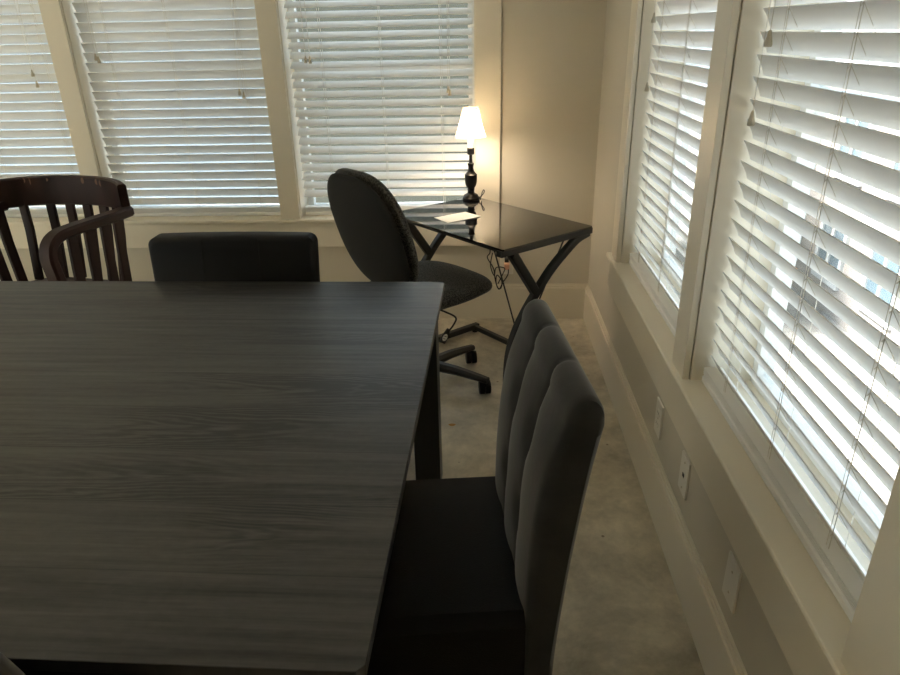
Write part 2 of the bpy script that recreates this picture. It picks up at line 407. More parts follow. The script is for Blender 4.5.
def house(loc, wx, wy, hz, label, bricks):
    t = thing('house', label, 'house', loc)
    obj('wall', B(0, wx, 0, wy, 0, hz), bricks, t)
    bm = bmesh.new()
    loft(bm, [[(-0.3, -0.3, hz), (wx / 2, -0.3, hz + 1.4), (wx + 0.3, -0.3, hz)], [(-0.3, wy + 0.3, hz), (wx / 2, wy + 0.3, hz + 1.4), (wx + 0.3, wy + 0.3, hz)]])
    obj('roof', bm, M_roof, t)
    k = int(wy / 1.6)
    for r in range(2):
        for q in range(k):
            y0 = 0.5 + q * 1.6; z0 = 0.5 + r * 1.7
            if z0 + 1.2 > hz: continue
            f = bmesh.new()
            for (a, b, c, d) in ((0, 0.08, 0, 1.2), (0.82, 0.9, 0, 1.2), (0.08, 0.82, 0, 0.08), (0.08, 0.82, 1.12, 1.2), (0.08, 0.82, 0.56, 0.64), (0.42, 0.48, 0.08, 1.12)):
                box(f, -0.06, 0.0, y0 + a, y0 + b, z0 + c, z0 + d)
            wn = obj('window', f, M_far_white, t)
            obj('pane', B(-0.03, -0.004, y0 + 0.08, y0 + 0.82, z0 + 0.08, z0 + 1.12), M_far_glass, wn)
    return t
house((5.2, -3.0, -3.0), 6, 17.0, 3.9, 'pale brick house with white framed windows seen through the right-hand blinds', mh2)
M_siding = mat('pale grey blue siding', lin(196, 208, 218), 0.8)
M_olive = mat('olive grey siding', lin(112, 110, 96), 0.85)
def backdrop_house(x0, x1, m, label):  # invented backdrop that blocks the sky and sets the tone between slats
    hb = thing('house', label, 'house', (x0, 6.5, -3.0)); L = x1 - x0
    obj('wall', B(0, L, 0, 5.0, 0, 6.4), m, hb)
    bm = bmesh.new(); loft(bm, [[(-0.01, -0.4, 6.4), (L + 0.01, -0.4, 6.4), (L + 0.01, 2.5, 8.0), (-0.01, 2.5, 8.0)], [(-0.01, 5.4, 6.4), (L + 0.01, 5.4, 6.4), (L + 0.01, 2.55, 8.0), (-0.01, 2.55, 8.0)]]); obj('roof', bm, M_roof, hb)
backdrop_house(-13.0, -3.62, M_siding, 'added pale grey-blue backdrop house seen through the two left back window blinds')
backdrop_house(-3.55, 0.8, M_olive, 'added darker olive-grey backdrop house seen through the tipped slats behind the table lamp')

# ------------------------------------------------------------------ window blinds
def blind(a, b, along, d, tilt, pitch, zref, label, ladders, cords, group):
    """tilt>0: room edge up. d = depth of the slat centre behind the wall face."""
    mid = (a + b) / 2
    t = thing('window_blind', label, 'blind', (mid, d, ZS) if along == 'x' else (d, mid, ZS), 0, group)
    hw = (b - a) / 2 - 0.015
    def Pt(u, dd, z):       # local: u along the window, dd outward, z up
        return (u, dd, z) if along == 'x' else (dd, u, z)
    bm = bmesh.new()
    th = math.radians(abs(tilt)); sg = 1 if tilt > 0 else -1
    half = 0.025
    zz = zref - math.floor((zref - (ZS + 0.062)) / pitch) * pitch
    zs = []
    while zz < ZH - 0.07:
        zs.append(zz); zz += pitch
    def slat(zr, th, sg, jit=0.0):
        # zr is the height of the room edge; build the arc section
        prof = []
        for i in range(7):
            s = -1 + 2 * i / 6            # -1 room edge, +1 outer edge
            prof.append((s * half, 0.0022 * (1 - s * s)))
        sec = []
        for off in (0.0012, -0.0012):
            pp = prof if off > 0 else prof[::-1]
            for (q, h) in pp:
                hh = h + off
                dd = q * math.cos(th) + hh * math.sin(th) * sg
                z = -q * math.sin(th) * sg + hh * math.cos(th)
                sec.append((dd, z))
        zc = zr - half * math.sin(th) * sg - ZS
        ends = (-hw + random.uniform(-0.0015, 0.0015), hw + random.uniform(-0.0015, 0.0015))
        rings = []
        sag = random.uniform(-0.0012, 0.0004)
        for k in range(7):
            u = ends[0] + (ends[1] - ends[0]) * k / 6
            zo = sag * math.sin(PI * k / 6) + jit * (k / 6 - 0.5)
            rings.append([Pt(u, q, z + zc + zo) for q, z in sec])
        loft(bm, rings)
    for z in zs:
        t2 = th + math.radians(random.uniform(-1.5, 1.5))
        slat(z, t2, sg, random.uniform(-0.001, 0.001))
    for k in range(4):                    # spare slats stacked flat on the bottom rail
        slat(ZS + 0.0285 + k * 0.0052, 0.0, 1)
    obj('slats', bm, M_slat, t, smooth='auto')
    bm = bmesh.new()
    p = [(-0.026, 0.004), (-0.026, 0.019), (-0.022, 0.023), (0.022, 0.023), (0.026, 0.019), (0.026, 0.004), (0.022, 0.001), (-0.022, 0.001)]
    loft(bm, [[Pt(u, q, z) for q, z in p] for u in (-hw, hw)])
    obj('bottom_rail', bm, M_slat, t)
    bm = bmesh.new()
    q = [(-0.03, ZH - 0.062 - ZS), (0.03, ZH - 0.062 - ZS), (0.03, ZH - 0.008 - ZS), (-0.03, ZH - 0.008 - ZS)]
    loft(bm, [[Pt(u, x, z) for x, z in q] for u in (-hw - 0.004, hw + 0.004)])
    obj('head_rail', bm, M_slat, t)
    rd = half * math.cos(th) + 0.0022
    for L in ladders:
        u = L - mid
        bm = bmesh.new()
        for dd in (-rd, rd):
            tube(bm, [Pt(u, dd, 0.03), Pt(u, dd, ZH - 0.06 - ZS)], 0.0009, 5)
            tube(bm, [Pt(u + 0.010, dd, 0.03), Pt(u + 0.010, dd, ZH - 0.06 - ZS)], 0.0006, 5) if dd < 0 else None
        for z in zs:
            c = z - ZS - 0.003
            tube(bm, [Pt(u, -rd, c), Pt(u, rd, c - 2 * half * math.sin(th) * sg)], 0.0007, 4)
            tube(bm, [Pt(u, -rd, c), Pt(u, -rd - 0.004, c - 0.006)], 0.0007, 4)
        obj('ladder_cord', bm, M_cord, t)
    for (u, z, lean) in cords:
        u -= mid
        bm = bmesh.new(); dd = -rd - 0.008
        top = Pt(u + lean, -rd - 0.004, ZH - 0.06 - ZS)
        tube(bm, [top, Pt(u, dd, z + 0.030 - ZS)], 0.0011, 6)
        lc = obj('lift_cord', bm, M_cord, t)
        bm = bmesh.new(); x, y, _ = Pt(u, dd, 0)
        lathe(bm, [(0, 0.0075), (0.004, 0.0088), (0.010, 0.0080), (0.024, 0.0048), (0.032, 0.0035), (0.034, 0.001)], 12, (x, y, z - ZS))
        obj('tassel', bm, M_tassel, lc, smooth=True)
G = 'white slatted blinds in the windows'
DB, DR = 0.080, 0.058
blind(*BACK[0], 'x', DB, 60, 0.0466, 1.576, 'white slatted blind in the leftmost back window, cut off by the photo edge', (-3.55, -3.22, -2.84), [(-2.915, 1.33, 0), (-2.905, 1.276, 0.01), (-3.60, 1.35, 0)], G)
blind(*BACK[1], 'x', DB, 60, 0.0466, 1.576, 'white slatted blind in the back window above the black upholstered chair', (-2.49, -2.17, -1.81), [(-2.548, 1.387, 0), (-2.560, 1.40, 0), (-1.840, 1.220, 0.03), (-1.821, 1.205, 0.02)], G)
blind(*BACK[2], 'x', DB, -36, 0.0466, 1.528, 'white slatted blind in the back window behind the table lamp, slats tipped open', (-1.40, -1.10, -0.80), [(-1.477, 1.368, 0), (-1.455, 1.366, 0), (-0.754, 1.20, 0.006), (-0.762, 1.215, 0.006)], G)
blind(*RIGHT[0], 'y', DR, 62, 0.0478, 1.533, 'white slatted blind in the right-hand window nearer the corner desk', (-0.95, -1.29, -1.62), [(-0.846, 1.512, 0), (-0.842, 1.276, 0)], G)
blind(*RIGHT[1], 'y', DR, 62, 0.0478, 1.533, 'white slatted blind in the large right-hand window nearest the camera', (-2.03, -2.33, -2.61), [(-1.970, 1.455, -0.004), (-1.942, 1.287, 0)], G)

# ------------------------------------------------------------------ conference table
tx0, ty0 = -0.709, -1.467
t = thing('conference_table', 'large grey oak laminate table with a square black leg in the foreground', 'table', (tx0, ty0, 0), math.radians(-1.0) * -1)
t.rotation_euler = (0, 0, math.radians(-0.9))
TW, TD, TZ = 2.35, 1.512, 0.74
def prism(bm, pts, z0, z1):
    return loft(bm, [[(x, y, z0) for x, y in pts], [(x, y, z1) for x, y in pts]])
pts = [(-0.012, 0), (0, -0.012), (0, -TD + 0.012), (-0.012, -TD), (-TW + 0.012, -TD), (-TW, -TD + 0.012), (-TW, -0.012), (-TW + 0.012, 0)]
obj('tabletop', prism(bmesh.new(), pts, TZ - 0.022, TZ), M_table, t, bevel=0.0015)
for lx, ly in ((-0.112, -0.135), (-0.13, -TD + 0.045), (-TW + 0.04, -0.135), (-TW + 0.04, -TD + 0.045)):
    obj('leg', B(lx, lx + 0.09, ly, ly + 0.09, 0, TZ - 0.06), M_blackmetal, t, bevel=0.003)
bm = bmesh.new()
box(bm, -TW + 0.06, -0.06, -0.115, -0.075, TZ - 0.062, TZ - 0.022); box(bm, -TW + 0.06, -0.06, -TD + 0.075, -TD + 0.115, TZ - 0.062, TZ - 0.022)
box(bm, -0.10, -0.06, -TD + 0.115, -0.115, TZ - 0.062, TZ - 0.022); box(bm, -TW + 0.06, -TW + 0.10, -TD + 0.115, -0.115, TZ - 0.062, TZ - 0.022)
obj('apron_frame', bm, M_blackmetal, t)

# ------------------------------------------------------------------ tufted parsons chairs (local: faces -x, seat front at -x)
def tufted_chair(label, loc, rz, width=0.475):
    t = thing('dining_chair', label, 'chair', loc, rz, 'tufted dining chairs at the table')
    hw = width / 2
    zt = 0.955
    # centre line of the front and the rear face of the back
    front = [(-0.032, 0.40), (-0.032, 0.47), (-0.029, 0.60), (-0.020, 0.72), (-0.004, 0.82), (0.024, 0.905)]
    rear = [(0.088, 0.905), (0.070, 0.80), (0.054, 0.68), (0.040, 0.55), (0.028, 0.40), (0.024, 0.28)]
    prof = []
    for p in crom([(x, 0, z) for x, z in front], 5): prof.append((p.x, p.z, 1.0))
    cx, cz = 0.056, 0.905
    for i in range(1, 14):
        a = PI - PI * i / 14
        prof.append((cx + 0.032 * math.cos(a), cz + 0.050 * math.sin(a) ** 0.8, max(0.0, 1.0 - i / 12.0)))
    for p in crom([(x, 0, z) for x, z in rear], 5): prof.append((p.x, p.z, 0.0))
    prof.append((-0.030, 0.28, 0.0)); prof.append((-0.045, 0.33, 0.0))
    NY = 61
    rings = []
    for k in range(NY):
        y = -hw + width * k / (NY - 1)
        v = (k / (NY - 1)) * 3
        c = abs(math.sin(PI * v)) ** 0.55
        e = min(k, NY - 1 - k) / (NY - 1) * width       # distance from the end
        endr = 0.018
        sh = 0.0 if e >= endr else 0.016 * (1 - math.sqrt(max(0, 1 - (1 - e / endr) ** 2)))
        ring = []
        for (x, z, wgt) in prof:
            # tufts: dimples where the channel seams meet the button rows
            seam = min(abs(v - 1), abs(v - 2)) / 3 * width
            dz = min(abs(z - 0.80), abs(z - 0.62))
            dim = 0.018 * math.exp(-(seam / 0.022) ** 2 - (dz / 0.03) ** 2) * wgt
            bul = 0.012 * (c - 0.35) * wgt if 0.02 < v < 2.98 else -0.007 * wgt
            nx = x - (bul - dim) * (1 if z < 0.905 else max(0.2, 1 - (z - 0.905) / 0.06))
            nz = z + (0.014 * (c - 0.6) * (wgt if z > 0.905 else 0)) 
            # rounded ends: pull towards the middle of the slab
            mx = 0.005 + (z - 0.5) * 0.11
            nx += (mx - nx) / max(0.05, abs(mx - nx)) * sh if abs(mx - nx) > 1e-4 else 0
            if z > 0.9: nz -= sh
            ring.append((nx, y, nz))
        rings.append(ring)
    obj('backrest', loft(bmesh.new(), rings), M_suede, t, smooth='auto')
    # seam piping across each end of the back
    # seat cushion: a crowned pad
    bm = bmesh.new(); rr = []
    x0, x1 = -0.50, -0.035
    N = 24
    for i in range(N + 1):
        s = i / N; x = x0 + (x1 - x0) * s
        ex = min(s, 1.0) * (x1 - x0)
        r = 0.02; drop = 0 if ex >= r else r - math.sqrt(max(0, r * r - (r - ex) ** 2))
        sec = []
        for j in range(21):
            y = -hw + width * j / 20
            ey = min(j, 20 - j) / 20 * width
            dy = 0 if ey >= r else r - math.sqrt(max(0, r * r - (r - ey) ** 2))
            crown = 0.014 * (1 - (2 * y / width) ** 2) * math.sin(PI * min(1, max(0, s * 0.8 + 0.2)))
            sec.append((x, y, 0.49 + crown - max(drop, dy)))
        sec.append((x, hw, 0.30)); sec.append((x, -hw, 0.30))
        rr.append(sec)
    obj('seat', loft(bm, rr), M_leath, t, smooth='auto', label='black faux leather seat')
    for lx in (-0.465, 0.000):
        for ly in (-hw + 0.03, hw - 0.03):
            bm = bmesh.new(); k = 0.02
            zt_ = 0.305
            sp = 0.0 if lx < 0 else 0.03
            loft(bm, [[(lx + sp + a * 0.7, ly + b * 0.7, 0) for a, b in ((-k, -k), (k, -k), (k, k), (-k, k))], [(lx + a, ly + b, zt_) for a, b in ((-k, -k), (k, -k), (k, k), (-k, k))]])
            obj('leg', bm, M_espresso, t)
    return t
tufted_chair('charcoal tufted dining chair with black leather seat at the right end of the table', (-0.490, -2.410, 0), math.radians(6.5))
tufted_chair('dark tufted dining chair at the near table edge, top corner showing at bottom left', (-1.335, -3.075, 0), math.radians(-90 + 2))

# ------------------------------------------------------------------ black upholstered chair on the far side of the table
def parsons():
    t = thing('upholstered_chair', 'wide black upholstered chair on the far side of the table under the back window', 'chair', (-1.455, -1.375, 0))
    W, H0, H1, D = 0.585, 0.36, 0.868, 0.085
    bm = bmesh.new(); rings = []
    # outline in the plane of the back, rounded top corners
    def outline(ins):
        r = 0.030; pts = [(-W / 2 + ins + 0.012, H0)]
        for i in range(7):
            a = PI - PI / 2 * i / 6; pts.append((-W / 2 + ins + r + r * math.cos(a), H1 - ins - r + r * math.sin(a)))
        for i in range(9):
            q = -1 + 2 * (i + 1) / 10; pts.append((q * (W / 2 - r - ins), H1 - ins + 0.004 * (1 - q * q)))
        for i in range(7):
            a = PI / 2 - PI / 2 * i / 6; pts.append((W / 2 - ins - r + r * math.cos(a), H1 - ins - r + r * math.sin(a)))
        pts.append((W / 2 - ins - 0.012, H0)); return pts
    for dep, ins in ((-D / 2, 0.016), (-D / 2 + 0.004, 0.007), (-D / 2 + 0.014, 0.0), (D / 2 - 0.014, 0.0), (D / 2 - 0.004, 0.007), (D / 2, 0.016)):
        rings.append([(x, dep + 0.10 * (z - 0.45), z) for x, z in outline(ins)])
    back = obj('backrest', loft(bm, rings), M_bonded, t, smooth='auto')
    for sx in (-0.10, 0.10):
        bm = bmesh.new(); tube(bm, [(sx, -D / 2 + 0.10 * (z - 0.45) - 0.0005, z) for z in (0.46, 0.6, 0.75, 0.865)], 0.0016, 6); obj('seam', bm, M_bonded, back)
    o = obj('seat', B(-W / 2 + 0.01, W / 2 - 0.01, -0.50, -0.05, 0.36, 0.47), M_bonded, t, bevel=0.025)
    for lx in (-0.25, 0.25):
        for ly in (-0.46, 0.0):
            obj('leg', B(lx - 0.02, lx + 0.02, ly - 0.02, ly + 0.02, 0, 0.37), M_espresso, t, bevel=0.003)
parsons()

# ------------------------------------------------------------------ wooden armchair (local: faces -y)
def armchair():
    t = thing('wooden_armchair', 'dark cherry wood armchair with curved slatted back and arms at left', 'chair', (-2.505, -0.80, 0), math.radians(-11))
    def yb(x): return 0.27 - 0.125 * (abs(x) / 0.335) ** 2.8
    bm = bmesh.new()
    path = [(0.338 * math.sin(PI / 2 * (-1 + 2 * i / 24)), 0, 0) for i in range(25)]
    pts = [(x, yb(x), 0.860 + 0.004 * (1 - (x / 0.338) ** 2)) for x, _, _ in path]
    bar(bm, pts, 0.132, 0.036, (0, 0, 1), 0.2)
    rail = obj('top_rail', bm, M_wood, t, smooth='auto')
    for x, z, h in ((-0.235, 0.914, 0.024), (-0.215, 0.908, 0.034), (-0.14, 0.914, 0.016), (0.045, 0.912, 0.028), (0.125, 0.910, 0.026), (0.15, 0.906, 0.032)):
        bm = bmesh.new(); y = yb(x) - 0.0185
        loft(bm, [[(x + 0.008 * math.cos(2 * PI * k / 8), y + q, z + h / 2 * math.sin(2 * PI * k / 8)) for k in range(8)] for q in (-0.0008, 0.003)])
        obj('wear_mark', bm, M_wear, rail, label='worn patch of bare wood')
    for x in (-0.27, -0.165, -0.07, 0.025, 0.12, 0.215):
        bm = bmesh.new(); bar(bm, [(x, yb(x), 0.84), (x * 0.97, yb(x) - 0.01, 0.68), (x * 0.93, yb(x) - 0.045, 0.45)], 0.046, 0.018, (1, 0, 0), 0.2)
        obj('back_slat', bm, M_wood, t)
    for s in (-1, 1):
        bm = bmesh.new()
        p = [(s * 0.334, 0.15, 0.808), (s * 0.336, 0.06, 0.808), (s * 0.325, -0.06, 0.808), (s * 0.312, -0.18, 0.806), (s * 0.306, -0.245, 0.798), (s * 0.303, -0.285, 0.770), (s * 0.301, -0.298, 0.725), (s * 0.299, -0.290, 0.67), (s * 0.296, -0.275, 0.58), (s * 0.290, -0.268, 0.45)]
        q = crom(p, 5)
        fr = []
        rings = []
        for i, (pp, tt, _, _) in enumerate(frames(q)):
            side = Vector((1, 0, 0)); side = (side - side.dot(tt) * tt).normalized(); nn = tt.cross(side)
            wd, th = 0.064, 0.042
            c = 0.009
            rings.append([pp + side * u + nn * v for u, v in ((wd / 2, th / 2 - c), (wd / 2 - c, th / 2), (-wd / 2 + c, th / 2), (-wd / 2, th / 2 - c), (-wd / 2, -th / 2 + c), (-wd / 2 + c, -th / 2), (wd / 2 - c, -th / 2), (wd / 2, -th / 2 + c))])
        obj('arm', loft(bm, rings), M_wood, t, smooth='auto')
        for y in (-0.17, -0.075, 0.02, 0.10):
            bm = bmesh.new(); bar(bm, [(s * 0.312, y, 0.80), (s * 0.305, y - 0.004, 0.65), (s * 0.290, y, 0.44)], 0.050, 0.018, (0, 1, 0), 0.2)
            obj('arm_slat', bm, M_wood, t)
    bm = bmesh.new()
    prism(bm, [(-0.31, -0.29), (0.31, -0.29), (0.30, 0.10), (0.22, 0.22), (-0.22, 0.22), (-0.30, 0.10)], 0.415, 0.45)
    obj('seat', bm, M_wood, t, bevel=0.008)
    for x, y in ((-0.285, -0.26), (0.285, -0.26), (-0.25, 0.14), (0.25, 0.14)):
        bm = bmesh.new(); bar(bm, [(x, y, 0.42), (x * 1.03, y * 1.05, 0.0)], 0.045, 0.045, (0, 1, 0), 0.2); obj('leg', bm, M_wood, t)
armchair()

# ------------------------------------------------------------------ corner desk (local: +x along the short end F>R, +y along the long side)
DF = Vector((-0.506, -1.097)); ang = math.atan2(0.656, 0.755)
DL, DW, DZ = 0.785, 0.515, 0.735
desk = thing('computer_desk', 'black glass-topped metal desk set diagonally across the corner with the lamp on it', 'desk', (DF.x, DF.y, 0), ang)
pts = [(0.006, 0.0), (DW - 0.006, 0.0), (DW, 0.006), (DW, DL - 0.006), (DW - 0.006, DL), (0.006, DL), (0, DL - 0.006), (0, 0.006)]
obj('glass_top', prism(bmesh.new(), pts, DZ - 0.007, DZ), M_deskglass, desk)
for y in (0.0, DL - 0.05):
    obj('top_bar', B(-0.004, DW + 0.006, y + 0.004, y + 0.036, DZ - 0.034, DZ - 0.008), M_blackmetal, desk, bevel=0.003)
bm = bmesh.new(); box(bm, 0.03, 0.055, 0.036, DL - 0.05, DZ - 0.030, DZ - 0.009); box(bm, DW - 0.055, DW - 0.03, 0.036, DL - 0.05, DZ - 0.030, DZ - 0.009)
obj('side_rail', bm, M_blackmetal, desk)
for y in (0.022, DL - 0.028):
    fr_ = obj('leg', bar(bmesh.new(), crom([(0.505, y, 0.705), (0.44, y, 0.688), (0.365, y, 0.642), (0.295, y, 0.592), (0.240, y, 0.540), (0.195, y, 0.490), (0.140, y, 0.425), (0.090, y, 0.345), (0.062, y, 0.255), (0.055, y, 0.15), (0.052, y, 0.045)], 3), 0.032, 0.034, (0, 1, 0), 0.15), M_blackmetal, desk)
    obj('brace_bar', bar(bmesh.new(), [(0.068, y, DZ - 0.034), (0.205, y, 0.505)], 0.032, 0.038, (0, 1, 0), 0.15), M_blackmetal, desk)
    obj('foot_bar', B(0.035, DW, y - 0.016, y + 0.016, 0.018, 0.046), M_blackmetal, desk, bevel=0.003)
    for x in (0.055, DW - 0.02):
        bm = bmesh.new(); lathe(bm, [(0, 0.015), (0.006, 0.015), (0.008, 0.006), (0.02, 0.006)], 14, (x, y, 0)); obj('levelling_foot', bm, M_rubber, desk, smooth='auto')
obj('stretcher', B(DW - 0.04, DW - 0.015, 0.038, DL - 0.044, 0.020, 0.044), M_blackmetal, desk, bevel=0.003)
for y in (0.10, DL - 0.12):
    bm = bmesh.new(); tube(bm, [(DW - 0.028, DL / 2, 0.044), (DW - 0.045, y, DZ - 0.028)], 0.004, 8); obj('wire_brace', bm, M_blackmetal, desk)

# paper and lamp on the glass
o = obj('paper_sheet', bmesh.new(), M_paper)
bm = bmesh.new(); q = [(-0.804, -0.601), (-0.737, -0.691), (-0.593, -0.591), (-0.665, -0.496)]
cx = sum(a for a, _ in q) / 4; cy = sum(b for _, b in q) / 4
n_ = 8
top = []
for i in range(n_ + 1):
    row = []
    for j in range(n_ + 1):
        s, r_ = i / n_, j / n_
        x = (1 - s) * ((1 - r_) * q[0][0] + r_ * q[1][0]) + s * ((1 - r_) * q[3][0] + r_ * q[2][0]); y = (1 - s) * ((1 - r_) * q[0][1] + r_ * q[1][1]) + s * ((1 - r_) * q[3][1] + r_ * q[2][1])
        row.append(bm.verts.new((x - cx, y - cy, 0.0006 + 0.003 * max(0, s - 0.6) * max(0, r_ - 0.3) * 4)))
    top.append(row)
for i in range(n_):
    for j in range(n_): bm.faces.new((top[i][j], top[i + 1][j], top[i + 1][j + 1], top[i][j + 1]))
bm.to_mesh(o.data); bm.free(); o.location = (cx, cy, DZ + 0.0003)
sol = o.modifiers.new('thickness', 'SOLIDIFY'); sol.thickness = 0.0004; sol.offset = -1
tag(o, 'white sheet of paper lying on the black desk before the lamp', 'paper')

def table_lamp():
    t = thing('table_lamp', 'lit table lamp with dark turned base and white bell shade on the desk', 'lamp', (-0.644, -0.242, DZ))
    bm = bmesh.new(); lathe(bm, [(0, 0.040), (0.003, 0.043), (0.012, 0.043), (0.017, 0.037), (0.024, 0.034), (0.030, 0.024), (0.034, 0.017)], 36); obj('base', bm, M_brass, t, smooth='auto')
    bm = bmesh.new(); lathe(bm, [(0.034, 0.017), (0.044, 0.0165), (0.052, 0.019), (0.056, 0.016), (0.062, 0.022), (0.074, 0.027), (0.090, 0.0295), (0.110, 0.0305), (0.117, 0.030), (0.121, 0.031), (0.126, 0.025), (0.138, 0.0155), (0.152, 0.0125), (0.164, 0.0135), (0.168, 0.016), (0.174, 0.016), (0.178, 0.009), (0.195, 0.0075), (0.214, 0.008)], 36); obj('stem', bm, M_brass, t, smooth='auto')
    bm = bmesh.new(); lathe(bm, [(0.214, 0.012), (0.217, 0.017), (0.244, 0.0175), (0.247, 0.015)], 28); obj('socket', bm, M_blackpl, t, smooth='auto')
    bm = bmesh.new(); lathe(bm, [(0.247, 0.0155), (0.290, 0.0155), (0.294, 0.012)], 24); obj('candle_sleeve', bm, M_white, t, smooth='auto', label='white candle sleeve')
    bm = bmesh.new(); lathe(bm, [(0.294, 0.010), (0.302, 0.012), (0.318, 0.020), (0.336, 0.024), (0.352, 0.021), (0.362, 0.012), (0.366, 0.002)], 20)
    obj('bulb', bm, m_emit('lit bulb', (1.0, 0.82, 0.62, 1), 74.0), t, smooth=True, label='glowing warm bulb')
    bm = bmesh.new(); k = 48; R = []
    for i in range(9):
        s = i / 8; z = 0.296 + 0.130 * s; r = 0.0735 * (1 - s) + 0.0385 * s - 0.004 * math.sin(PI * s)
        R.append([(r * math.cos(2 * PI * j / k), r * math.sin(2 * PI * j / k), z) for j in range(k)])
    sh = obj('lamp_shade', loft(bm, R, True, False), M_shade, t, smooth=True)
    for z, r in ((0.296, 0.0738), (0.426, 0.0388)):
        bm = bmesh.new(); lp = [(r * math.cos(2 * PI * j / 40), r * math.sin(2 * PI * j / 40), z) for j in range(41)]; tube(bm, lp, 0.0016, 6, False); obj('shade_trim', bm, mat('shade trim', lin(150, 125, 80), 0.8), sh)
    bm = bmesh.new()
    for j in range(6):
        a = 2 * PI * j / 6 + 0.35
        tube(bm, [((0.0740 * (1 - s) + 0.0390 * s - 0.004 * math.sin(PI * s)) * math.cos(a), (0.0740 * (1 - s) + 0.0390 * s - 0.004 * math.sin(PI * s)) * math.sin(a), 0.296 + 0.130 * s) for s in (0, .25, .5, .75, 1)], 0.0008, 5)
    obj('shade_rib', bm, mat('shade rib', lin(190, 165, 110), 0.8), sh)
    bm = bmesh.new()
    for a in (0, 2 * PI / 3, 4 * PI / 3): tube(bm, [(0, 0, 0.372), (0.0386 * math.cos(a), 0.0386 * math.sin(a), 0.425)], 0.0010, 5)
    obj('shade_holder', bm, M_brass, sh)
    bm = bmesh.new()
    tube(bm, crom([(0.034, -0.012, 0.010), (0.052, -0.020, 0.022), (0.066, -0.022, 0.042), (0.062, -0.018, 0.050), (0.054, -0.012, 0.034), (0.050, 0.002, 0.010), (0.046, 0.020, 0.003), (0.040, 0.034, 0.003)], 6), 0.0023, 7)
    obj('cord', bm, M_rubber, t, smooth=True)
    t.scale = (1, 1, 1.02)
    return t
table_lamp()

pc = thing('power_cable', 'black power cable dangling in loops under the desk to the plug in the outlet', 'cord', (-0.455, -0.06, 0.0))
q_ = [(-0.60, -0.20, 0.712), (-0.585, -0.18, 0.60), (-0.548, -0.15, 0.446), (-0.562, -0.15, 0.405), (-0.530, -0.15, 0.346), (-0.520, -0.14, 0.28), (-0.505, -0.13, 0.228), (-0.488, -0.12, 0.222), (-0.484, -0.12, 0.262), (-0.510, -0.13, 0.30), (-0.515, -0.13, 0.255), (-0.498, -0.12, 0.215), (-0.478, -0.11, 0.25), (-0.450, -0.08, 0.285), (-0.447, -0.055, 0.318)]
obj('wire', tube(bmesh.new(), crom([(x + 0.455, y + 0.06, z) for x, y, z in q_], 6), 0.0030, 7), M_rubber, pc, smooth=True)
bm = bmesh.new(); tube(bm, crom([(x + 0.455, y + 0.06, z) for x, y, z in [(-0.535, -0.15, 0.43), (-0.545, -0.15, 0.36), (-0.525, -0.14, 0.30), (-0.515, -0.14, 0.345), (-0.470, -0.12, 0.335), (-0.480, -0.12, 0.30), (-0.505, -0.13, 0.25)]], 6), 0.0028, 7); obj('wire', bm, M_rubber, pc, smooth=True)
obj('plug', B(-0.014, 0.014, -0.005, 0.050, 0.305, 0.340), M_pink, pc, bevel=0.005, label='pinkish plug')
obj('adapter', B(-0.012, 0.010, 0.012, 0.050, 0.343, 0.362), M_blackpl, pc, bevel=0.003, label='small black adapter')

# ------------------------------------------------------------------ outlets and plates
def plate(name, label, cat, kind, y=None, x=None, zc=0.325, group=None):
    if y is not None: t = thing(name, label, cat, (0, y, zc), -PI / 2, group)
    else: t = thing(name, label, cat, (x, 0, zc), 0, group)
    # local: wall plane y=0, plate towards -y
    obj('face_plate', B(-0.0375, 0.0375, -0.006, -0.0003, -0.061, 0.061), M_plate, t, bevel=0.002)
    if kind == 'duplex':
        for s in (-1, 1):
            bm = bmesh.new(); loft(bm, [[(0.0165 * math.copysign(abs(math.cos(a)) ** 0.7, math.cos(a)), q, s * 0.0195 + 0.014 * math.sin(a)) for a in [2 * PI * k / 20 for k in range(20)]] for q in (-0.0085, -0.005)])
            r = obj('receptacle', bm, M_plate, t)
            bm = bmesh.new(); box(bm, -0.0075, -0.0055, -0.0088, -0.0082, s * 0.0195 - 0.002, s * 0.0195 + 0.006); box(bm, 0.0055, 0.0075, -0.0088, -0.0082, s * 0.0195 - 0.002, s * 0.0195 + 0.006)
            obj('slot', bm, M_dark, r)
        zs = (0,)
    elif kind == 'jack':
        obj('jack_hole', B(-0.007, 0.007, -0.0072, -0.0058, -0.006, 0.006), M_dark, t, label='dark cable opening'); zs = (-0.042, 0.042)
    else: zs = (-0.03, 0.03)
    for z in zs:
        bm = bmesh.new(); loft(bm, [[(0.0032 * math.cos(2 * PI * k / 10), q, z + 0.0032 * math.sin(2 * PI * k / 10)) for k in range(10)] for q in (-0.0072, -0.0055)]); obj('screw', bm, M_tassel, t)
plate('power_outlet', 'duplex power outlet on the right wall, nearest the corner of its row of plates', 'outlet', 'duplex', y=-1.645)
plate('cable_wall_plate', 'wall plate with a small dark cable hole, middle plate on the right wall', 'wall plate', 'jack', y=-1.958)
plate('blank_wall_plate', 'plain blank wall plate on the right wall, nearest the camera', 'wall plate', 'blank', y=-2.370, zc=0.322)
plate('power_outlet', 'power outlet on the back wall beneath the desk with a plug in it', 'outlet', 'duplex', x=-0.455, zc=0.322)

